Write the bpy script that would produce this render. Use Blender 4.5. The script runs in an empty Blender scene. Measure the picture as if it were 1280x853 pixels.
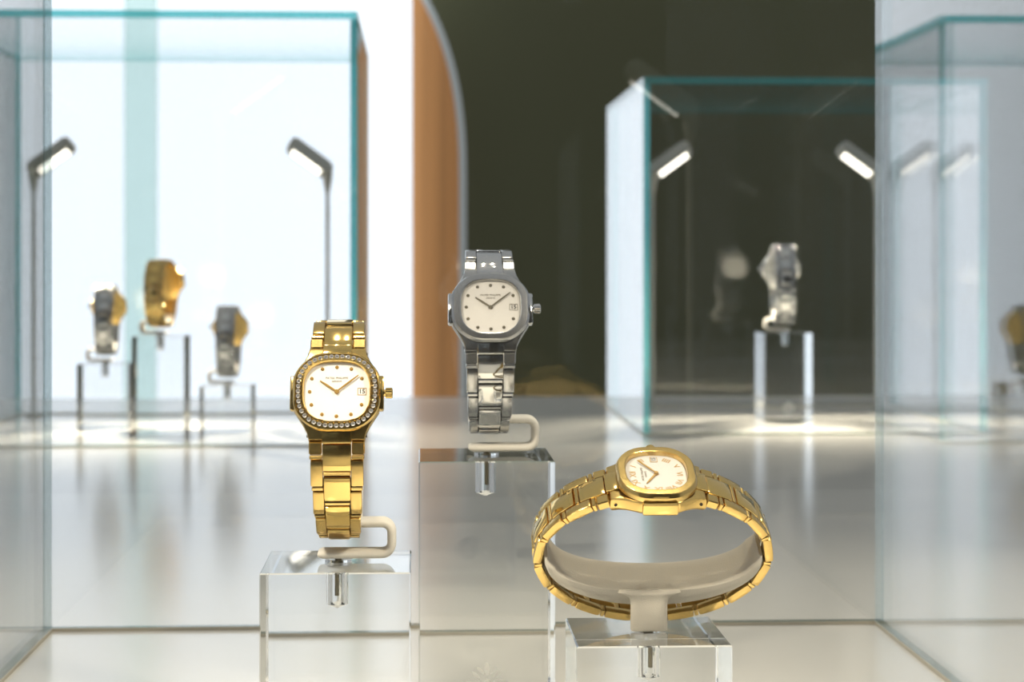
import bpy, bmesh, math, random
from mathutils import Vector, Matrix

scene = bpy.context.scene
COL = scene.collection
MM = 0.001
ZC = 0.95                     # height of the counter top
EYE = 0.168                   # camera height above the counter top
random.seed(4)

# ------------------------------------------------------------------ camera
cam_d = bpy.data.cameras.new('camera')
cam = bpy.data.objects.new('camera', cam_d)
COL.objects.link(cam)
F_PX = 2400.0
cam_d.sensor_width = 36.0
cam_d.lens = F_PX / 1280.0 * 36.0
cam_d.shift_y = -101.5 / 1280.0
cam_d.clip_start = 0.02
cam_d.clip_end = 50
cam_d.dof.use_dof = True
cam_d.dof.focus_distance = 0.645
cam_d.dof.aperture_fstop = 21.0
cam.location = (0, 0, ZC + EYE)
cam.rotation_euler = (math.pi / 2, 0, -math.atan(115.0 / F_PX))
scene.camera = cam

# ------------------------------------------------------------------ world, exposure
world = bpy.data.worlds.new('world')
scene.world = world
world.use_nodes = True
bgn = world.node_tree.nodes['Background']
bgn.inputs[0].default_value = (0.96, 0.98, 1.0, 1)
bgn.inputs[1].default_value = 0.46
vs = scene.view_settings
vs.view_transform = 'Standard'
vs.look = 'None'
vs.exposure = 0.0
vs.gamma = 1.0
vs.use_curve_mapping = False
cy = scene.cycles
cy.use_denoising = True
cy.max_bounces = 16
cy.transmission_bounces = 14
cy.glossy_bounces = 8
cy.transparent_max_bounces = 40
cy.sample_clamp_indirect = 6.0
LAMP_W = 0.80                 # power of one display lamp
WINDOW_E = 1.62              # brightness of the daylight wall

# ------------------------------------------------------------------ materials
def new_mat(name):
    m = bpy.data.materials.new(name)
    m.use_nodes = True
    nt = m.node_tree
    for n in list(nt.nodes):
        nt.nodes.remove(n)
    out = nt.nodes.new('ShaderNodeOutputMaterial')
    return m, nt, out

def principled(name, col, rough=0.5, metal=0.0, spec=0.5, bump=0.0, bscale=400.0, var=0.0, stretch=None, coat=0.0, rvar=0.0):
    m, nt, out = new_mat(name)
    p = nt.nodes.new('ShaderNodeBsdfPrincipled')
    nt.links.new(p.outputs[0], out.inputs[0])
    p.inputs['Base Color'].default_value = (*col, 1)
    p.inputs['Roughness'].default_value = rough
    p.inputs['Metallic'].default_value = metal
    p.inputs['Specular IOR Level'].default_value = spec
    p.inputs['Coat Weight'].default_value = coat
    if bump or var or rvar:
        tc = nt.nodes.new('ShaderNodeTexCoord')
        mp = nt.nodes.new('ShaderNodeMapping')
        if stretch:
            mp.inputs['Scale'].default_value = stretch
        nz = nt.nodes.new('ShaderNodeTexNoise')
        nz.inputs['Scale'].default_value = bscale
        nz.inputs['Detail'].default_value = 3
        nt.links.new(tc.outputs['Object'], mp.inputs[0])
        nt.links.new(mp.outputs[0], nz.inputs['Vector'])
        if bump:
            b = nt.nodes.new('ShaderNodeBump')
            b.inputs['Strength'].default_value = bump
            b.inputs['Distance'].default_value = 0.0004
            nt.links.new(nz.outputs[0], b.inputs['Height'])
            nt.links.new(b.outputs[0], p.inputs['Normal'])
        if var:
            r = nt.nodes.new('ShaderNodeMapRange')
            r.inputs['To Min'].default_value = 1 - var
            r.inputs['To Max'].default_value = 1 + var
            mx = nt.nodes.new('ShaderNodeVectorMath')
            mx.operation = 'SCALE'
            mx.inputs[0].default_value = col
            nt.links.new(nz.outputs[0], r.inputs['Value'])
            nt.links.new(r.outputs[0], mx.inputs['Scale'])
            nt.links.new(mx.outputs[0], p.inputs['Base Color'])
        if rvar:
            r2 = nt.nodes.new('ShaderNodeMapRange')
            r2.inputs['To Min'].default_value = max(0.02, rough - rvar)
            r2.inputs['To Max'].default_value = rough + rvar
            nt.links.new(nz.outputs[0], r2.inputs['Value'])
            nt.links.new(r2.outputs[0], p.inputs['Roughness'])
    return m

def schlick(nt, f0):
    lw = nt.nodes.new('ShaderNodeLayerWeight')
    lw.inputs['Blend'].default_value = 0.5
    pw = nt.nodes.new('ShaderNodeMath'); pw.operation = 'POWER'
    pw.inputs[1].default_value = 5.0
    nt.links.new(lw.outputs['Facing'], pw.inputs[0])
    ma = nt.nodes.new('ShaderNodeMath'); ma.operation = 'MULTIPLY_ADD'
    ma.inputs[1].default_value = 1 - f0
    ma.inputs[2].default_value = f0
    nt.links.new(pw.outputs[0], ma.inputs[0])
    return ma.outputs[0]

def sheet_glass(name, tint, f0=0.045):
    m, nt, out = new_mat(name)
    tr = nt.nodes.new('ShaderNodeBsdfTransparent')
    tr.inputs[0].default_value = (*tint, 1)
    gl = nt.nodes.new('ShaderNodeBsdfGlossy')
    gl.inputs['Roughness'].default_value = 0.0
    gl.inputs[0].default_value = (1, 1, 1, 1)
    mx = nt.nodes.new('ShaderNodeMixShader')
    nt.links.new(schlick(nt, f0), mx.inputs[0])
    nt.links.new(tr.outputs[0], mx.inputs[1])
    nt.links.new(gl.outputs[0], mx.inputs[2])
    nt.links.new(mx.outputs[0], out.inputs[0])
    return m

def edge_glass(name, tint, body, k):
    m, nt, out = new_mat(name)
    tr = nt.nodes.new('ShaderNodeBsdfTransparent')
    tr.inputs[0].default_value = (*tint, 1)
    tl = nt.nodes.new('ShaderNodeBsdfTranslucent')
    tl.inputs[0].default_value = (*body, 1)
    a = nt.nodes.new('ShaderNodeMixShader')
    a.inputs[0].default_value = k
    gl = nt.nodes.new('ShaderNodeBsdfGlossy')
    gl.inputs['Roughness'].default_value = 0.08
    b = nt.nodes.new('ShaderNodeMixShader')
    nt.links.new(tr.outputs[0], a.inputs[1])
    nt.links.new(tl.outputs[0], a.inputs[2])
    nt.links.new(schlick(nt, 0.05), b.inputs[0])
    nt.links.new(a.outputs[0], b.inputs[1])
    nt.links.new(gl.outputs[0], b.inputs[2])
    nt.links.new(b.outputs[0], out.inputs[0])
    return m

def emission(name, col, strength):
    m, nt, out = new_mat(name)
    e = nt.nodes.new('ShaderNodeEmission')
    e.inputs[0].default_value = (*col, 1)
    e.inputs[1].default_value = strength
    nt.links.new(e.outputs[0], out.inputs[0])
    return m

def acrylic_mat(name):
    m, nt, out = new_mat(name)
    g = nt.nodes.new('ShaderNodeBsdfGlass')
    g.inputs['IOR'].default_value = 1.49
    g.inputs['Roughness'].default_value = 0.0
    g.inputs['Color'].default_value = (0.985, 0.99, 0.99, 1)
    nt.links.new(g.outputs[0], out.inputs[0])
    return m

GOLD = (0.66, 0.465, 0.165)
STEEL = (0.46, 0.465, 0.46)
M = {
    'gold': principled('brushed_gold', GOLD, 0.22, 1.0, bump=0.10, bscale=900, stretch=(6, 0.4, 1), rvar=0.05),
    'gold_pol': principled('polished_gold', (0.78, 0.55, 0.19), 0.10, 1.0),
    'steel': principled('brushed_steel', STEEL, 0.22, 1.0, bump=0.08, bscale=900, stretch=(6, 0.4, 1), rvar=0.05),
    'steel_pol': principled('polished_steel', (0.62, 0.62, 0.60), 0.07, 1.0),
    'dial': principled('dial_white', (0.80, 0.78, 0.74), 0.45, 0.0, 0.3, var=0.015, bscale=300),
    'dimmed_dial': principled('dimmed_dial', (0.46, 0.445, 0.415), 0.45, 0.0, 0.3, var=0.015, bscale=300),  # dial white darkened to stand in for weaker light on the roman-numeral watch
    'ink': principled('dial_ink', (0.13, 0.11, 0.08), 0.6),
    'date_ink': principled('date_ink', (0.06, 0.055, 0.05), 0.6),
    'gem': principled('gem', (0.62, 0.60, 0.58), 0.04, 0.8, 1.0),
    'dark_hole': principled('pin_hole', (0.03, 0.02, 0.01), 0.6),
    'index_gold': principled('index_gold', (0.36, 0.22, 0.05), 0.4, 0.5),
    'dark_steel': principled('index_steel', (0.22, 0.20, 0.15), 0.35, 0.7),
    'crystal': sheet_glass('watch_crystal', (1, 1, 1), 0.03),
    'suede': principled('cream_suede', (0.76, 0.73, 0.655), 0.85, 0.0, 0.2, bump=0.35, bscale=2200, var=0.05),
    'grey_suede': principled('grey_suede', (0.54, 0.51, 0.445), 0.9, 0.0, 0.15, bump=0.35, bscale=2200, var=0.06),
    'pin': principled('olive_pin', (0.25, 0.22, 0.15), 0.4, 0.6),
    'acrylic': acrylic_mat('clear_acrylic'),
    'frost': principled('engraved_frost', (0.85, 0.86, 0.84), 0.7),
    'pane': sheet_glass('case_glass', (0.991, 0.995, 0.997), 0.044),
    'edge': edge_glass('glass_edge', (0.16, 0.58, 0.60), (0.25, 0.75, 0.74), 0.28),
    'near_edge': edge_glass('polished_glass_edge', (0.74, 0.84, 0.86), (0.6, 0.75, 0.75), 0.2),
    'seal': principled('base_seal', (0.56, 0.51, 0.40), 0.45),
    'counter': principled('counter_lacquer', (0.80, 0.785, 0.74), 0.17, 0.0, 1.0, rvar=0.012, bscale=30, var=0.008),
    'lamp': principled('lamp_bronze', (0.42, 0.42, 0.37), 0.42, 0.7, var=0.05, bscale=200),
    'led': emission('led', (1.0, 0.93, 0.80), 4.0),
    'window': emission('daylight', (0.875, 0.935, 1.0), WINDOW_E),
    'olive': principled('olive_wall', (0.115, 0.118, 0.058), 0.7, 0.0, 0.3, var=0.10, bscale=1.5),
    'tan': principled('tan_leather', (0.80, 0.37, 0.13), 0.55, 0.0, 0.3, var=0.28, bscale=9.0, stretch=(4.0, 1, 0.05)),
    'brown_wall': principled('umber_wall', (0.075, 0.068, 0.055), 0.7, var=0.08, bscale=2),
    'trim': principled('pale_trim', (0.85, 0.90, 0.90), 0.35),
    'fin': edge_glass('green_glass_fin', (0.84, 0.93, 0.905), (0.6, 0.7, 0.66), 0.15),
    'floor': principled('floor_stone', (0.16, 0.15, 0.13), 0.5, var=0.08, bscale=3),
    'cabinet': principled('counter_body', (0.55, 0.53, 0.48), 0.5, var=0.03, bscale=8),
}

# ------------------------------------------------------------------ helpers
def link_mesh(name, me, mat, parent=None, mtx=None):
    o = bpy.data.objects.new(name, me)
    COL.objects.link(o)
    if mat is not None and len(me.materials) == 0:
        for q in (mat if isinstance(mat, (list, tuple)) else [mat]):
            me.materials.append(q)
    if parent is not None:
        o.parent = parent
    if mtx is not None:
        o.matrix_basis = mtx
    return o

def finish(bm, name, smooth=False, scale=MM):
    bmesh.ops.recalc_face_normals(bm, faces=bm.faces)
    if scale != 1:
        bmesh.ops.scale(bm, vec=(scale,) * 3, verts=bm.verts)
    me = bpy.data.meshes.new(name)
    bm.to_mesh(me)
    bm.free()
    if smooth:
        me.shade_smooth()
        try:
            me.set_sharp_from_angle(angle=math.radians(smooth if smooth is not True else 40))
        except Exception:
            pass
    return me

def empty(name, loc, rz=0.0):
    o = bpy.data.objects.new(name, None)
    COL.objects.link(o)
    o.empty_display_size = 0.01
    o.location = loc
    o.rotation_euler = (0, 0, rz)
    return o

def tag(o, label, cat, group=None, kind=None):
    if kind:
        o['kind'] = kind
    if label:
        o['label'] = label
    if cat:
        o['category'] = cat
    if group:
        o['group'] = group
    return o

def bm_box(bm, c, s, m=None):
    r = bmesh.ops.create_cube(bm, size=1.0)
    bmesh.ops.scale(bm, vec=s, verts=r['verts'])
    bmesh.ops.translate(bm, vec=c, verts=r['verts'])
    return r['verts']

def rbox(s, bev, seg=2, dome=0.0):
    bm = bmesh.new()
    bm_box(bm, (0, 0, 0), s)
    bmesh.ops.bevel(bm, geom=list(bm.edges), offset=bev, segments=seg, affect='EDGES', profile=0.5)
    if dome:
        bmesh.ops.subdivide_edges(bm, edges=[e for e in bm.edges if abs((e.verts[0].co - e.verts[1].co).y) > s[1] * 0.5], cuts=3)
        for v in bm.verts:
            if v.co.z > 0:
                v.co.z -= dome * (2 * v.co.y / s[1]) ** 2
    return bm

def loft(rings, cap0=True, cap1=True, close=False):
    """rings: lists of points with equal counts, skinned in order"""
    bm = bmesh.new()
    R = [[bm.verts.new(p) for p in r] for r in rings]
    n = len(R[0])
    k = len(R)
    for i in range(k if close else k - 1):
        a, b = R[i], R[(i + 1) % k]
        for j in range(n):
            bm.faces.new((a[j], a[(j + 1) % n], b[(j + 1) % n], b[j]))
    if not close:
        if cap0:
            bm.faces.new(R[0][::-1])
        if cap1:
            bm.faces.new(R[-1])
    return bm

def sup(rx, ry, n, t, oct_=0.0):
    c, s = math.cos(t), math.sin(t)
    r = 1.0 / (abs(c) ** n + abs(s) ** n) ** (1.0 / n)
    r *= 1 - oct_ * math.cos(8 * t)
    return rx * r * c, ry * r * s

def outline(rx, ry, n, z, cnt=96, oct_=0.0):
    return [(*sup(rx, ry, n, 2 * math.pi * i / cnt, oct_), z) for i in range(cnt)]

def cyl(r0, r1, z0, z1, n=24, c=(0, 0)):
    a = [(c[0] + r0 * math.cos(2 * math.pi * i / n), c[1] + r0 * math.sin(2 * math.pi * i / n), z0) for i in range(n)]
    b = [(c[0] + r1 * math.cos(2 * math.pi * i / n), c[1] + r1 * math.sin(2 * math.pi * i / n), z1) for i in range(n)]
    return loft([a, b])

def text_mesh(txt, size, spacing=1.0, bold=0.0):
    cu = bpy.data.curves.new('lettering', 'FONT')
    cu.body = txt
    cu.size = size * MM
    cu.align_x = 'CENTER'
    cu.align_y = 'CENTER'
    cu.space_character = spacing
    cu.extrude = 0.012 * MM
    cu.offset = bold * MM
    cu.resolution_u = 3
    o = bpy.data.objects.new('lettering_tmp', cu)
    COL.objects.link(o)
    dg = bpy.context.evaluated_depsgraph_get()
    me = bpy.data.meshes.new_from_object(o.evaluated_get(dg))
    bpy.data.objects.remove(o)
    bpy.data.curves.remove(cu)
    me.materials.clear()
    return me

def T(x, y, z):
    return Matrix.Translation((x * MM, y * MM, z * MM))

RX = lambda a: Matrix.Rotation(a, 4, 'X')
RY = lambda a: Matrix.Rotation(a, 4, 'Y')
RZ = lambda a: Matrix.Rotation(a, 4, 'Z')

def box_obj(name, lo, hi, mat, parent=None, bev=0.0):
    bm = bmesh.new()
    c = [(a + b) / 2 for a, b in zip(lo, hi)]
    s = [b - a for a, b in zip(lo, hi)]
    bm_box(bm, c, s)
    if bev:
        bmesh.ops.bevel(bm, geom=list(bm.edges), offset=bev, segments=2, affect='EDGES', profile=0.5)
    return link_mesh(name, finish(bm, name, scale=1), mat, parent)

# ------------------------------------------------------------------ the room
K = 5.6 / 4.3                 # the back of the room stands 5.6 m away
box_obj('floor', (-3.5, -2.5, -0.1), (3.5, 6.2, 0.0), M['floor'])['kind'] = 'structure'
box_obj('wall_back', (-0.10, 5.85, 0.0), (3.5, 6.0, 3.2), M['olive'])['kind'] = 'structure'
box_obj('wall_front', (-3.5, -2.6, 0.0), (3.5, -2.5, 3.2), M['brown_wall'])['kind'] = 'structure'
w = box_obj('window_1', (-3.4, 5.58, 0.0), (-0.018 * K, 5.62, 3.2), M['window'])
w['kind'] = 'structure'

# tan panel with its rounded shoulder and pale edge trim, in front of the olive wall
def shoulder(z):
    return 0.089 - (0.86 * (z - 0.15) ** 2.8 if z > 0.15 else 0.0)

def arch_panel(name, y0, y1, grow, mat, hole=None):
    zs = [-1.10, 0.0, 0.15] + [0.15 + 0.02 * i for i in range(1, 24)]
    pts = [(shoulder(z) + grow, z) for z in zs] + [(-0.06, zs[-1] + 0.03)]
    if hole is None:
        pts.append((-0.06, -1.10))
    else:
        pts += [(-0.06, zs[-1] + 0.03 - grow)] + [(shoulder(z), z) for z in zs[::-1]]
    bm = loft([[(x * K, y0, max(0.002, z * K + ZC + EYE)) for x, z in pts], [(x * K, y1, max(0.002, z * K + ZC + EYE)) for x, z in pts]])
    return link_mesh(name, finish(bm, name, scale=1), mat)

trim_panel = empty('trim_1', (0, 5.66, 0))
trim_panel['kind'] = 'structure'
for o in (arch_panel('arched_panel', 5.65, 5.70, -0.001, M['tan']), arch_panel('edge_trim', 5.635, 5.71, 0.015, M['trim'], 1)):
    o.parent = trim_panel
    o.matrix_parent_inverse = Matrix.Translation((0, -5.66, 0))
fin = box_obj('trim_2', (-0.642 * K, 5.48, 0.0), (-0.572 * K, 5.51, 3.2), M['fin'])
fin['kind'] = 'structure'

# ------------------------------------------------------------------ counter
ct = empty('display_counter', (0, 1.37, 0))
tag(ct, 'long white satin lacquered counter carrying all the glass cases', 'counter')
def at_ct(o):
    o.matrix_parent_inverse = Matrix.Translation((0, -1.37, 0))
at_ct(box_obj('worktop', (-1.9, 0.36, ZC - 0.04), (1.9, 2.36, ZC), M['counter'], ct, 0.003))
at_ct(box_obj('cabinet_body', (-1.85, 0.42, 0.0), (1.85, 2.30, ZC - 0.042), M['cabinet'], ct))

# ------------------------------------------------------------------ glass cases
def pane(name, lo, hi, axis, parent, edge='edge'):
    bm = bmesh.new()
    bm_box(bm, [(a + b) / 2 for a, b in zip(lo, hi)], [b - a for a, b in zip(lo, hi)])
    bmesh.ops.recalc_face_normals(bm, faces=bm.faces)
    for f in bm.faces:
        f.material_index = 0 if abs(f.normal[axis]) > 0.9 else 1
    me = finish(bm, name, scale=1)
    return link_mesh(name, me, [M['pane'], M[edge]], parent)

def glass_case(x0, x1, y0, y1, h, label, t=0.0065, edge='edge'):
    cx, cyy = (x0 + x1) / 2, (y0 + y1) / 2
    r = empty('glass_display_case', (cx, cyy, ZC))
    tag(r, label, 'display case', 'glass cases on the counter')
    a, b, c, d = x0 - cx, x1 - cx, y0 - cyy, y1 - cyy
    g = 0.0003
    z0 = 0.0016
    pane('front_pane', (a, c, z0), (b, c + t, h - t - g), 1, r, edge)
    pane('back_pane', (a, d - t, z0), (b, d, h - t - g), 1, r, edge)
    pane('side_pane', (a, c + t + g, z0), (a + t, d - t - g, h - t - g), 0, r, edge)
    pane('side_pane', (b - t, c + t + g, z0), (b, d - t - g, h - t - g), 0, r, edge)
    pane('top_pane', (a, c, h - t), (b, d, h), 2, r, edge)
    s = 0.0005
    for lo, hi in (((a - s, c - s), (b + s, c + t + s)), ((a - s, d - t - s), (b + s, d + s)),
                   ((a - s, c + t + s), (a + t + s, d - t - s)), ((b - t - s, c + t + s), (b + s, d - t - s))):
        box_obj('base_seal', (*lo, 0.0001), (*hi, 0.0015), M['seal'], r)
    return r

glass_case(-0.170, 0.2135, 0.497, 0.880, 0.390, 'glass case around the gold, steel and oval-loop watches', 0.004, 'near_edge')
glass_case(-0.440, -0.0565, 1.735, 2.118, 0.392, 'glass case before the white daylight wall, holding three watches')
glass_case(0.2135, 0.5465, 1.826, 2.190, 0.343, 'lower glass case before the olive wall, holding one watch')

# ------------------------------------------------------------------ display lamps
def display_lamp(x, y, side, face, label, watts=LAMP_W, lean=34, spread=60):
    """side: +1 head reaches toward +X; face: sign of the Y direction the light leans to"""
    r = empty('display_lamp', (x, y, ZC))
    tag(r, label, 'lamp', 'slim lamps in the corners of the glass cases')
    link_mesh('foot', finish(cyl(8, 7.2, 0.1, 3.0, 32), 'foot', 30), M['lamp'], r)
    link_mesh('pole', finish(cyl(2.2, 2.2, 3.0, 246, 16), 'pole', 50), M['lamp'], r)
    link_mesh('joint', finish(loft([[(q * math.cos(k * math.pi / 8), q * math.sin(k * math.pi / 8), z) for k in range(16)]
              for q, z in ((2.3, 240), (4.6, 252), (5.6, 262), (4.6, 268), (1.5, 270))]), 'joint', 50), M['lamp'], r)
    # head: local x along its length, local -z is the lit face
    prof = [(-4, -5), (2, -7), (46, -7), (51, -3), (51, 5), (47, 7.5), (3, 7.5), (-4, 3)]
    bm = loft([[(px, yy, pz) for px, pz in prof] for yy in (-9, 9)])
    bmesh.ops.bevel(bm, geom=list(bm.edges), offset=1.4, segments=2, affect='EDGES')
    me = finish(bm, 'head', 35)
    H = T(0, 0, 264) @ (Matrix.Identity(4) if side > 0 else RZ(math.pi)) @ RY(math.radians(-36)) @ RX(math.radians(lean * face * side))
    hd = link_mesh('head', me, M['lamp'], r, H)
    bm = rbox((38, 11, 0.8), 0.3, 1)
    led = link_mesh('led_strip', finish(bm, 'led_strip'), M['led'], hd, T(24, 0, -7.2))
    ld = bpy.data.lights.new('lamp_light', 'AREA')
    ld.shape = 'RECTANGLE'
    ld.size = 0.036
    ld.size_y = 0.010
    ld.energy = watts
    ld.color = (1.0, 0.88, 0.68)
    ld.spread = math.radians(spread)
    lo = bpy.data.objects.new('lamp_light', ld)
    COL.objects.link(lo)
    lo.parent = hd
    lo.matrix_basis = T(24, 0, -8.0)
    return r

display_lamp(-0.126, 0.535, 1, 1, 'slim bronze corner lamp of the near case, on the diamond-set watch side', watts=0.44, lean=2, spread=110)
display_lamp(0.1745, 0.520, -1, 1, 'slim bronze corner lamp of the near case, on the roman-numeral watch side', watts=0.36, lean=2, spread=110)
display_lamp(-0.415, 2.085, 1, -1, 'slim bronze lamp beside the middle-height block in the white-backed case')
display_lamp(-0.100, 2.085, -1, -1, 'slim bronze lamp next to the teal corner of the white-backed case')
display_lamp(0.258, 2.120, 1, -1, 'slim lamp just behind the teal edge of the lower case, olive wall behind')
display_lamp(0.507, 2.115, -1, -1, 'slim lamp in the lower case on the far side of its watch')

# unseen track with two downlights, added to fill the near case from above
def fill_track_light(x, y, z, heads):
    r = empty('fill_track_light', (x, y, z))
    tag(r, 'added bronze track with two fill downlights above the counter', 'lamp')
    link_mesh('fill_rail', finish(rbox((900, 34, 30), 3, 2), 'fill_rail', 30), M['lamp'], r, T(0, 0, 120))
    for hx, aim, watts in heads:
        h = Matrix.Translation((hx, 0, 0)) @ RX(aim)
        hd = link_mesh('fill_spot_head', finish(loft([[(q * math.cos(k * math.pi / 16), q * math.sin(k * math.pi / 16), zz) for k in range(32)]
             for q, zz in ((12, 105), (30, 98), (34, 80), (36, 0), (33, 0), (31, 14))]), 'fill_spot_head', 40), M['lamp'], r, h)
        link_mesh('lens', finish(cyl(30, 30, 15, 18, 32), 'lens'), M['led'], hd)
        ld = bpy.data.lights.new('fill_spot_light', 'SPOT')
        ld.energy = watts
        ld.spot_size = math.radians(26)
        ld.spot_blend = 1.0
        ld.shadow_soft_size = 0.03
        ld.color = (1.0, 0.88, 0.65)
        lo = bpy.data.objects.new('fill_spot_light', ld)
        COL.objects.link(lo)
        lo.parent = hd
        lo.matrix_basis = T(0, 0, -2)
fill_track_light(0.02, 0.88, 2.75, ((-0.16, math.radians(-2.5), 46.0), (0.19, math.radians(-2.5), 54.0)))

# ------------------------------------------------------------------ acrylic blocks
def acrylic_block(x, y, h, label, rz=0.0, emblem=False, hole=(0, 0), group='clear acrylic display blocks'):
    """h in mm, 50 mm square; a drilled hole with a conical floor takes the stand's pin"""
    r = empty('acrylic_block', (x, y, ZC + 0.0002), rz)
    tag(r, label, 'display block', group)
    bm = bmesh.new()
    bm_box(bm, (0, 0, h / 2), (50, 50, h))
    bmesh.ops.bevel(bm, geom=list(bm.edges), offset=0.45, segments=1, affect='EDGES')
    body = link_mesh('body', finish(bm, 'body'), M['acrylic'], r)
    n = 32
    ring = lambda q, z: [(hole[0] + q * math.cos(2 * math.pi * i / n), hole[1] + q * math.sin(2 * math.pi * i / n), z) for i in range(n)]
    cut = link_mesh('cutter', finish(loft([ring(0.2, h - 14.6), ring(3.75, h - 13.2), ring(3.75, h + 3)]), 'cutter'), None)
    mod = body.modifiers.new('drill', 'BOOLEAN')
    mod.operation = 'DIFFERENCE'
    mod.object = cut
    mod.solver = 'EXACT'
    cut.matrix_world = Matrix.Translation((x, y, ZC + 0.0002)) @ RZ(rz)
    bpy.context.view_layer.update()
    dg = bpy.context.evaluated_depsgraph_get()
    me = bpy.data.meshes.new_from_object(body.evaluated_get(dg))
    body.modifiers.clear()
    body.data = me
    if len(me.materials) == 0:
        me.materials.append(M['acrylic'])
    bpy.data.objects.remove(cut)
    if emblem:
        # engraved cross of four three-petalled arms, low on the front face
        bm = bmesh.new()
        def petal(cx, cz, L, W, ang):
            vs_ = [bm.verts.new((cx + L * math.cos(t) * math.cos(ang) - W * math.sin(t) * math.sin(ang), 0,
                                 cz + L * math.cos(t) * math.sin(ang) + W * math.sin(t) * math.cos(ang))) for t in [2 * math.pi * i / 14 for i in range(14)]]
            bm.faces.new(vs_)
        for k in range(4):
            a = k * math.pi / 2
            ca, sa = math.cos(a), math.sin(a)
            petal(4.6 * ca, 4.6 * sa, 2.5, 1.0, a)
            for q in (-1, 1):
                px_, pz_ = 4.0, q * 2.4
                petal(px_ * ca - pz_ * sa, px_ * sa + pz_ * ca, 1.9, 0.62, a + q * 0.75)
        petal(0, 0, 1.1, 1.1, 0)
        e = link_mesh('emblem', finish(bm, 'emblem'), M['frost'], r, T(0, -25.06, 13.5))
        e['label'] = 'frosted cross emblem of four three-petalled arms'
    return r

# ------------------------------------------------------------------ watches
class Loop:
    """closed bracelet loop: ellipse in (u, w), arc length measured from the watch case"""
    def __init__(self, a, b, th0):
        self.a, self.b, self.th0 = a, b, th0
        n = 2000
        self.t = [th0 + 2 * math.pi * i / n for i in range(n + 1)]
        self.s = [0.0]
        for i in range(n):
            p, q = self.pt(self.t[i]), self.pt(self.t[i + 1])
            self.s.append(self.s[-1] + math.hypot(p[0] - q[0], p[1] - q[1]))
        self.L = self.s[-1]
    def pt(self, t):
        return self.a * math.sin(t), self.b * math.cos(t)
    def theta(self, s):
        s = s % self.L
        lo, hi = 0, len(self.s) - 1
        while hi - lo > 1:
            m = (lo + hi) // 2
            if self.s[m] <= s: lo = m
            else: hi = m
        k = (s - self.s[lo]) / (self.s[hi] - self.s[lo])
        return self.t[lo] + k * (self.t[hi] - self.t[lo])
    def frame(self, s, out=0.0):
        t = self.theta(s)
        u, w_ = self.pt(t)
        tu, tw = self.a * math.cos(t), -self.b * math.sin(t)
        q = math.hypot(tu, tw); tu /= q; tw /= q
        nu, nw = -tw, tu             # outward normal
        m = Matrix(((1, 0, 0, 0), (0, tu, nu, (u + nu * out) * MM), (0, tw, nw, (w_ + nw * out) * MM), (0, 0, 0, 1)))
        return m

MESH = {}
def cached(key, fn):
    if key not in MESH:
        MESH[key] = fn()
    return MESH[key]

def mesh_for(key, mat, fn):
    def mk():
        me = fn()
        me.materials.clear()
        me.materials.append(mat)
        return me
    return cached((key, mat.name), mk)

SHOULDER = [(14.0, 6.4), (12.7, 8.3), (11.0, 10.9), (9.8, 13.3), (9.3, 15.6)]
BODY = ([(14.0, -6.4)] + SHOULDER + [(-x, y) for x, y in SHOULDER[::-1]] +
        [(-x, -y) for x, y in SHOULDER] + [(x, -y) for x, y in SHOULDER[:0:-1]])

def body_mesh():
    rings = []
    for z, k in ((-3.4, 0.94), (-2.7, 0.99), (-2.2, 1.0), (0.6, 1.0), (1.2, 0.985), (1.5, 0.95)):
        rings.append([(x * k, y * k, z - y * y / 105.0) for x, y in BODY])
    return finish(loft(rings), 'case_body', 32)

def bezel_mesh(gem):
    o8 = 0.010
    if gem:
        prof = [(14.55, 13.95, 1.0), (14.6, 14.0, 2.0), (14.45, 13.85, 3.0), (14.1, 13.5, 3.6), (13.7, 13.1, 3.75), (13.5, 12.95, 3.35), (11.75, 11.35, 3.6), (11.55, 11.15, 4.1),
                (11.2, 10.8, 4.15), (10.85, 10.45, 3.6), (10.7, 10.3, 2.0)]
    else:
        prof = [(14.3, 13.7, 1.0), (14.4, 13.8, 1.8), (14.35, 13.75, 2.7), (13.75, 13.15, 3.85), (13.5, 12.9, 4.05), (11.6, 11.2, 4.16), (11.25, 10.85, 4.16),
                (10.95, 10.55, 4.0), (10.75, 10.35, 2.0)]
    rings = []
    for rx, ry, z in prof:
        k = (rx - 10.7) / 3.9
        rings.append(outline(rx, ry * 0.955, 2.75 - 0.25 * k, z, 112, o8 * max(0, k)))
    return finish(loft(rings, False, False), 'bezel', 24)

def hand_mesh(L, wd, back=1.6):
    bm = bmesh.new()
    top = [(-wd / 2 * 0.8, -0.0, 0.0), (wd / 2 * 0.8, -0.0, 0.0), (wd / 2, L * 0.5, 0.0), (wd * 0.3, L * 0.97, 0.0), (0, L, 0.0), (-wd * 0.3, L * 0.97, 0.0), (-wd / 2, L * 0.5, 0.0)]
    return finish(loft([[(x, y, -0.1) for x, y, z in top], [(x * 0.8, y, 0.12) for x, y, z in top]]), 'hand')

def crown_mesh():
    rings = []
    n = 36
    for x, r in ((0, 1.2), (0.5, 1.2), (0.6, 1.75), (2.6, 1.85), (2.9, 1.5), (3.0, 0.6)):
        rib = 0.13 if 0.55 < x < 2.7 else 0.0
        rings.append([(x, (r - rib * (i % 2)) * math.cos(2 * math.pi * i / n), (r - rib * (i % 2)) * math.sin(2 * math.pi * i / n)) for i in range(n)])
    return finish(loft(rings), 'crown', 30)

def dial_radius(ang):
    x, y = sup(8.9, 8.25, 2.7, ang)
    return x, y

ROMAN = ['XII', 'I', 'II', None, 'IIII', 'V', 'VI', 'VII', 'VIII', 'IX', 'X', 'XI']

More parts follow.
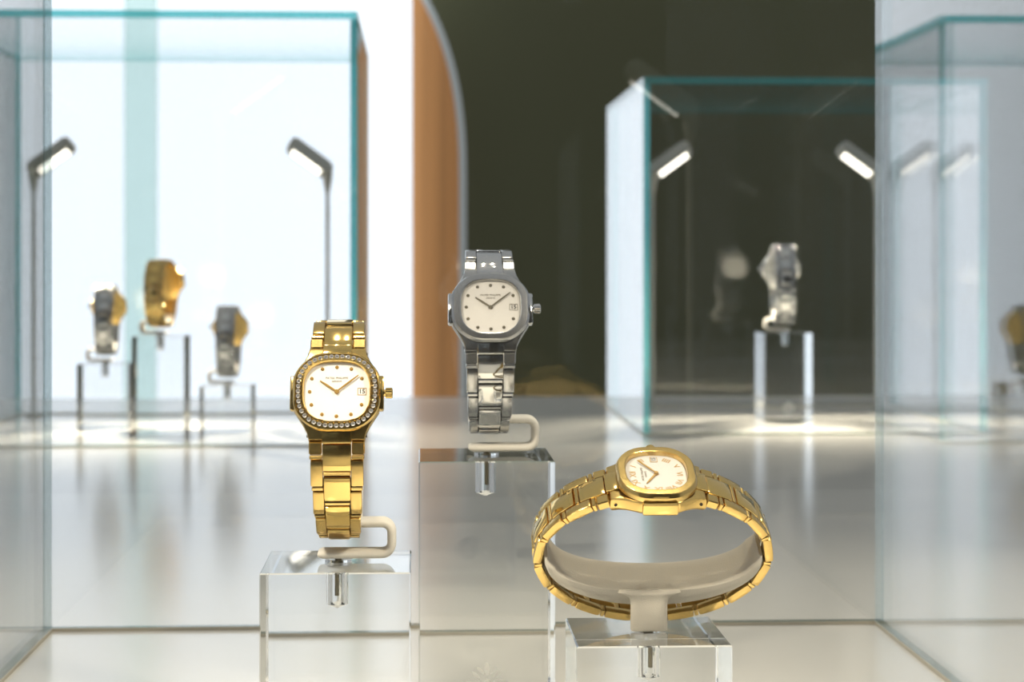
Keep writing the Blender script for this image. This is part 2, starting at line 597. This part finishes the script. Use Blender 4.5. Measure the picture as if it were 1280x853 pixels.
def wristwatch(root, P, lp, metal, style, detail=True, wmin=13.2, case_metal=None):
    """root: Empty; P: loop frame -> root frame; style: 'gem' | 'plain' | 'roman'"""
    br, po = (M['gold'], M['gold_pol']) if metal == 'gold' else (M['steel'], M['steel_pol'])
    cbr, cpo = (M['gold'], M['gold_pol']) if (case_metal or metal) == 'gold' else (M['steel'], M['steel_pol'])
    mk = M['index_gold'] if metal == 'gold' else M['dark_steel']
    C = P @ lp.frame(0.0, 0.6)
    part = lambda name, key, mat, fn, m, par=root: link_mesh(name, mesh_for(key, mat, fn), None, par, m)
    part('case_body', 'body', cbr, body_mesh, C)
    for q in (-1, 1):
        part('ear', 'ear', cpo, lambda: finish(rbox((2.4, 11.6, 4.6), 0.7, 2), 'ear', 30), C @ T(q * 14.35, 0, -1.0))
        for y in (-13.9, 13.9):
            if detail:
                part('pin_hole', 'pinhole', M['dark_hole'], lambda: finish(cyl(0.5, 0.5, 0, 0.5, 12), 'pin_hole'),
                     C @ T(q * 9.45, y, -2.85) @ RY(q * math.pi / 2))
    for q in (-1, 1):
        part('end_link', 'endlink', po, lambda: finish(rbox((9.7, 4.6, 3.4), 0.4, 2), 'end_link', 28),
             C @ T(0, q * 14.2, -1.82) @ RX(-q * 0.26))
    part('crown', 'crown', po, crown_mesh, C @ T(15.5, 0, 0.1))
    bz = part('bezel', 'bezel' + str(style == 'gem'), cpo if style == 'gem' else cbr, lambda: bezel_mesh(style == 'gem'), C)
    dm = M['dimmed_dial'] if style == 'roman' else M['dial']
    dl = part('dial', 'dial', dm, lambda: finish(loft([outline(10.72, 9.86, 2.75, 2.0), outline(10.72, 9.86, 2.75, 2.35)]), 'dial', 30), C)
    part('crystal', 'crystal', M['crystal'], lambda: finish(loft([outline(10.6, 9.75, 2.75, 3.55), outline(10.6, 9.75, 2.75, 3.75)]), 'crystal', 30), C)
    if style == 'gem':
        N = 44
        for i in range(N):
            x, y = sup(12.62, 11.6, 2.6, 2 * math.pi * i / N)
            def gem():
                n = 8
                rg = lambda q, z: [(q * math.cos(2 * math.pi * (j + 0.5) / n), q * math.sin(2 * math.pi * (j + 0.5) / n), z) for j in range(n)]
                return finish(loft([rg(0.3, -0.5), rg(0.80, 0.0), rg(0.80, 0.08), rg(0.46, 0.36)]), 'diamond')
            link_mesh('diamond', mesh_for('diamond', M['gem'], gem), None, bz, T(x, y, 3.62) @ RZ(i * 1.3))
    if detail:
        Z = 2.36
        if style != 'roman':
            for k in range(12):
                ang = math.pi / 2 - k * math.pi / 6
                x, y = dial_radius(ang)
                if k == 3:
                    continue
                def dot():
                    n = 8
                    rg = lambda q, z: [(q * math.cos(2 * math.pi * (j + .5) / n), q * math.sin(2 * math.pi * (j + .5) / n), z) for j in range(n)]
                    return finish(loft([rg(0.62, -0.02), rg(0.62, 0.16), rg(0.32, 0.40)]), 'hour_marker')
                link_mesh('hour_marker', mesh_for('dot', mk, dot), None, dl, T(x, y, Z))
        else:
            for k in range(12):
                if ROMAN[k] is None:
                    continue
                ang = math.pi / 2 - k * math.pi / 6
                x, y = sup(8.3, 7.6, 2.7, ang)
                me = mesh_for('rom' + ROMAN[k], M['index_gold'], lambda: text_mesh(ROMAN[k], 2.8, 1.0, 0.05))
                link_mesh('roman_numeral', me, None, dl, T(x, y, Z + 0.03) @ RZ(ang - math.pi / 2))
        # date window at three
        fr = link_mesh('date_window', mesh_for('datewin', dm, lambda: finish(rbox((2.6, 2.1, 0.12), 0.04, 1), 'date_window')), None, dl, T(8.35, 0, Z + 0.03))
        bm = bmesh.new()
        if ('dframe', mk.name) not in MESH:
            for c, s in (((0, 1.1, 0), (2.9, 0.22, 0.2)), ((0, -1.1, 0), (2.9, 0.14, 0.2)), ((-1.4, 0, 0), (0.14, 2.1, 0.2)), ((1.4, 0, 0), (0.14, 2.1, 0.2))):
                bm_box(bm, c, s)
        link_mesh('date_frame', mesh_for('dframe', mk, lambda: finish(bm, 'date_frame')), None, dl, T(8.35, 0, Z + 0.05))
        link_mesh('date_numeral', mesh_for('date15', M['date_ink'], lambda: text_mesh('15', 2.1, 1.0, 0.06)), None, dl, T(8.35, 0, Z + 0.12))
        link_mesh('dial_lettering', mesh_for('t1', M['ink'], lambda: text_mesh('PATEK PHILIPPE', 1.02, 1.05, 0.015)), None, dl, T(0, 4.55, Z + 0.03))
        link_mesh('dial_lettering', mesh_for('t2', M['ink'], lambda: text_mesh('GENEVE', 0.85, 1.1, 0.015)), None, dl, T(0, 3.45, Z + 0.03))
        hm = M['index_gold'] if metal == 'gold' else M['dark_steel']
        part('hour_hand', 'hour_hand', hm, lambda: finish_hand(6.7, 0.78), C @ T(0, 0, 2.70) @ RZ(math.radians(56.5)))
        part('minute_hand', 'minute_hand', hm, lambda: finish_hand(9.2, 0.66), C @ T(0, 0, 2.98) @ RZ(math.radians(-52.5)))
        part('hand_hub', 'hub', hm, lambda: finish(cyl(0.85, 0.6, 2.36, 3.25, 20), 'hand_hub', 30), C)
    # bracelet: a column of wide centre links between two columns of narrow outer links, thin bars between
    s0 = 15.7
    free = lp.L - 2 * s0
    n = max(8, round(free / 11.0))
    pd = free / n
    def width(s):
        d = min(s, lp.L - s)
        return 18.6 - (18.6 - wmin) * min(1.0, max(0.0, (d - 17.5) / 48.0))
    kinds = {
        'cl': lambda: finish(rbox((9.7, 9.15, 3.0), 0.42, 2, 0.25), 'link', 28),
        'cb': lambda: finish(rbox((9.7, 1.4, 2.7), 0.28, 1), 'link_bar', 28),
        'sl': lambda: finish(rbox((4.3, 9.15, 3.0), 0.42, 2, 0.25), 'outer_link', 28),
        'sb': lambda: finish(rbox((4.3, 1.4, 2.7), 0.28, 1), 'outer_bar', 28),
        'sh': lambda: finish(rbox((4.3, 4.3, 2.9), 0.40, 1), 'outer_link', 28),
    }
    f = pd / 11.0
    def piece(name, key, s, mat, side=0):
        k = width(s) / 18.6
        x = side * (9.7 / 2 + 0.12 + 4.3 / 2) * k
        m = P @ lp.frame(s) @ T(x, 0, -0.15 if side else 0.1) @ Matrix.Diagonal((k, f, 1, 1))
        link_mesh(name, mesh_for(key, mat, kinds[key]), None, root, m)
    for sd in (-1, 1):
        piece('outer_link', 'sh', s0 + pd * 0.21, br, sd)
        piece('outer_link', 'sh', s0 + pd * (n - 0.21), br, sd)
    for k in range(n):
        a = s0 + k * pd
        piece('link', 'cl', a + 0.5 * pd, po, 0)
        for sd in (-1, 1):
            piece('outer_bar', 'sb', a + 0.5 * pd, br, sd)
        if k < n - 1:
            piece('link_bar', 'cb', a + pd, br, 0)
            for sd in (-1, 1):
                piece('outer_link', 'sl', a + pd, br, sd)

def finish_hand(L, wd):
    return hand_mesh(L, wd)

# ------------------------------------------------------------------ stands
def strip(path, th, dp, y0=0.0, nseg=20):
    """sweep a rounded rectangle (thickness th, depth dp) along a planar path of (x, z) points"""
    rings = []
    N = len(path)
    for i, (x, z) in enumerate(path):
        a = path[max(0, i - 1)]; b = path[min(N - 1, i + 1)]
        tx, tz = b[0] - a[0], b[1] - a[1]
        q = math.hypot(tx, tz) or 1
        nx, nz = -tz / q, tx / q
        k = 0.35 if i in (0, N - 1) else 0.8 if i in (1, N - 2) else 1.0
        ring = []
        for j in range(nseg):
            p, r = sup(1, 1, 3.2, 2 * math.pi * j / nseg)
            ring.append((x + nx * p * th / 2 * k, y0 + r * dp / 2 * (1 if k == 1 else 0.9 + 0.1 * k), z + nz * p * th / 2 * k))
        rings.append(ring)
    return loft(rings)

def arc(cx, cz, r, a0, a1, n=8):
    return [(cx + r * math.cos(math.radians(a0 + (a1 - a0) * i / n)), cz + r * math.sin(math.radians(a0 + (a1 - a0) * i / n))) for i in range(n + 1)]

def collar(a, b, t0, t1, th, wd, grow=0.0, nseg=20):
    """ribbon inside the loop between ellipse angles; in the loop frame (x, u, w)"""
    rings = []
    N = 56
    for i in range(N + 1):
        q = i / N
        t = math.radians(t0 + (t1 - t0) * q)
        u, w_ = a * math.sin(t), b * math.cos(t)
        nu, nw = math.sin(t) / a, math.cos(t) / b
        l = math.hypot(nu, nw); nu /= l; nw /= l
        e = min(q, 1 - q)
        thick = (th + grow * math.sin(math.pi * q) ** 2) * min(1.0, 0.35 + e * 9)
        wide = wd * min(1.0, 0.80 + e * 4)
        ring = []
        for j in range(nseg):
            p, r = sup(1, 1, 4.0, 2 * math.pi * j / nseg)
            d = (p - 1) * thick / 2
            ring.append((r * wide / 2, u + nu * d, w_ + nw * d))
        rings.append(ring)
    return loft(rings)

def stem_parts(root):
    link_mesh('washer', finish(cyl(4.6, 4.6, 0.05, 0.9, 32), 'washer', 30), M['acrylic'], root)
    link_mesh('pin', finish(cyl(1.15, 1.15, -10.5, 1.4, 16), 'pin', 30), M['pin'], root)

def bracket_stand(x, y, z, yaw, lp, P, label, top=10.6, k=1.0, span=(-25, -215)):
    r = empty('watch_stand', (x, y, z), yaw)
    tag(r, label, 'stand', 'suede covered watch stands')
    b0 = 2.9
    path = [(-6.9, b0), (-6.3, b0), (-5, b0), (0, b0), (6, b0)] + arc(15.0, b0 + 3.4, 3.4, -90, 0) + arc(15.0, b0 + top - 3.4, 3.4, 0, 90) + [(8, b0 + top), (3, b0 + top), (-1, b0 + top), (-5, b0 + top), (-5.6, b0 + top)]
    path = [(px * k + (0 if px < 8 else 0), pz) for px, pz in path]
    link_mesh('bracket', finish(strip(path, 3.1, 12), 'bracket', 40), M['suede'], r)
    link_mesh('collar', finish(collar(lp.a - 2.0, lp.b - 2.0, *span, 2.2, 15.0), 'collar', 40), M['suede'], r, P)
    stem_parts(r)
    return r

# loop frame -> upright root frame: x stays, u becomes up, w faces -Y
UP = Matrix(((1, 0, 0, 0), (0, 0, -1, 0), (0, 1, 0, 0), (0, 0, 0, 1)))

def upright_set(x, y, zb, yaw, a, b, sin0, metal, style, wl, sl, dy=0.0, dx=0.0, gap=8.0, detail=True, lean=0.0, top=10.6, sc=1.0, wmin=13.2, span=(-25, -215), case_metal=None):
    """x, y: the stem; zb: block top; loop centre dy behind (+) or before (-) the stem"""
    lp = Loop(a, b, math.asin(sin0))
    r = empty('wristwatch', (x, y, ZC + zb), yaw)
    tag(r, wl, 'watch', 'bracelet watches on display')
    P = T(dx, dy, gap + (a + 1.5) * sc) @ RY(lean) @ UP @ Matrix.Diagonal((sc, sc, sc, 1))
    wristwatch(r, P, lp, metal, style, detail, wmin, case_metal)
    bracket_stand(x, y, ZC + zb, yaw, lp, P, sl, top=top, span=span)
    return r

def h_of(mm):
    return mm * MM + 0.0002

# near case -----------------------------------------------------------------
acrylic_block(-0.0281, 0.663, 64, 'clear acrylic block under the diamond-set gold watch')
upright_set(-0.0281, 0.663, h_of(64), 0.0, 36.0, 25.5, 0.385, 'gold', 'gem',
            'gold watch with a diamond-set bezel and white dial, hung upright',
            'cream suede bracket stand holding the diamond-set gold watch', dx=0.6)
acrylic_block(0.0245, 0.727, 94, 'tall clear acrylic block under the steel watch, engraved with a cross', emblem=True)
upright_set(0.0252, 0.727, h_of(94), 0.0, 33.3, 24.5, 0.385, 'steel', 'plain',
            'steel watch with a smooth bezel and cream dial, on the tallest near block',
            'cream suede bracket stand holding the steel watch in focus', dx=0.6)

# third watch: loop lies across the view, leaning back
acrylic_block(0.0752, 0.637, 44, 'low clear acrylic block under the roman-numeral gold watch')
TILT = math.radians(28)
c_, s_ = math.cos(TILT), math.sin(TILT)
X3, Y3, Z3 = 0.0760, 0.637, h_of(44)
lp3 = Loop(38.3, 25.6, 0.0)
w3 = empty('wristwatch', (X3, Y3, ZC + Z3))
tag(w3, 'gold watch with roman numerals, its bracelet spread in a wide oval loop', 'watch', 'bracelet watches on display')
P3 = T(1.0, 0.0, 28.6) @ Matrix(((0, -1, 0, 0), (c_, 0, -s_, 0), (s_, 0, c_, 0), (0, 0, 0, 1)))
wristwatch(w3, P3, lp3, 'gold', 'roman')
st3 = empty('watch_stand', (X3, Y3, ZC + Z3))
tag(st3, 'grey-cream suede cradle curving inside the wide gold loop on one neck', 'stand', 'suede covered watch stands')
link_mesh('collar', finish(collar(36.2, 18.8, 86, 274, 3.2, 16.5, 5.0), 'collar', 40), M['grey_suede'], st3, P3 @ T(-1.6, 0, 0))
def neck_ring(z, wd, dp, y):
    return [(sup(wd / 2, dp / 2, 4.0, 2 * math.pi * j / 28)[0], y + sup(wd / 2, dp / 2, 4.0, 2 * math.pi * j / 28)[1], z) for j in range(28)]
bm = loft([neck_ring(*q) for q in ((0.5, 11.6, 4.4, -1.6), (0.9, 12.2, 5.0, -1.6), (9.0, 12.2, 5.0, -1.6), (10.5, 12.6, 5.0, -1.6), (11.6, 13.8, 5.0, -1.7),
           (12.4, 15.8, 5.0, -1.9), (12.9, 18.5, 4.8, -2.1), (13.4, 21.0, 4.2, -2.3), (14.4, 20.0, 3.0, -2.5))])
link_mesh('neck', finish(bm, 'neck', 40), M['grey_suede'], st3)
stem_parts(st3)

# case before the daylight wall ---------------------------------------------
acrylic_block(-0.316, 1.953, 64, 'clear acrylic block of middle height before the white wall')
upright_set(-0.316, 1.953, h_of(64), math.radians(180 + 1), 29.4, 20.0, 0.385, 'steel', 'plain',
            'two-tone watch seen from behind on the middle-height block, white wall behind',
            'suede bracket stand under the two-tone watch on the middle-height far block', detail=False, wmin=16.0, span=(-48, -132), sc=1.14, case_metal='gold')
acrylic_block(-0.2525, 1.890, 94, 'tallest clear acrylic block before the white wall')
upright_set(-0.2535, 1.890, h_of(94), math.radians(180 - 10), 27.6, 20.0, 0.385, 'gold', 'plain',
            'all-gold watch seen from behind before the pale green glass fin',
            'suede bracket stand under the all-gold watch seen from behind', detail=False, wmin=16.0, span=(-48, -132), sc=1.14, case_metal='gold')
acrylic_block(-0.190, 1.912, 44, 'lowest clear acrylic block before the white wall')
upright_set(-0.190, 1.912, h_of(44), math.radians(180 - 2), 29.4, 20.0, 0.385, 'steel', 'plain',
            'two-tone watch seen from behind on the lowest far block, white wall behind',
            'suede bracket stand under the two-tone watch on the lowest far block', detail=False, wmin=16.0, span=(-48, -132), sc=1.14, case_metal='gold')

# case before the olive wall ------------------------------------------------
acrylic_block(0.382, 2.005, 92, 'clear acrylic block in front of the olive wall, engraved with a cross', rz=math.radians(2), emblem=True)
upright_set(0.382, 2.005, h_of(92), math.radians(180 - 5), 31.0, 21.0, 0.385, 'steel', 'plain',
            'steel watch seen from behind, alone in the lower case by the olive wall',
            'suede bracket stand under the lone steel watch by the olive wall', detail=False, wmin=16.0, span=(-48, -132), sc=1.3)
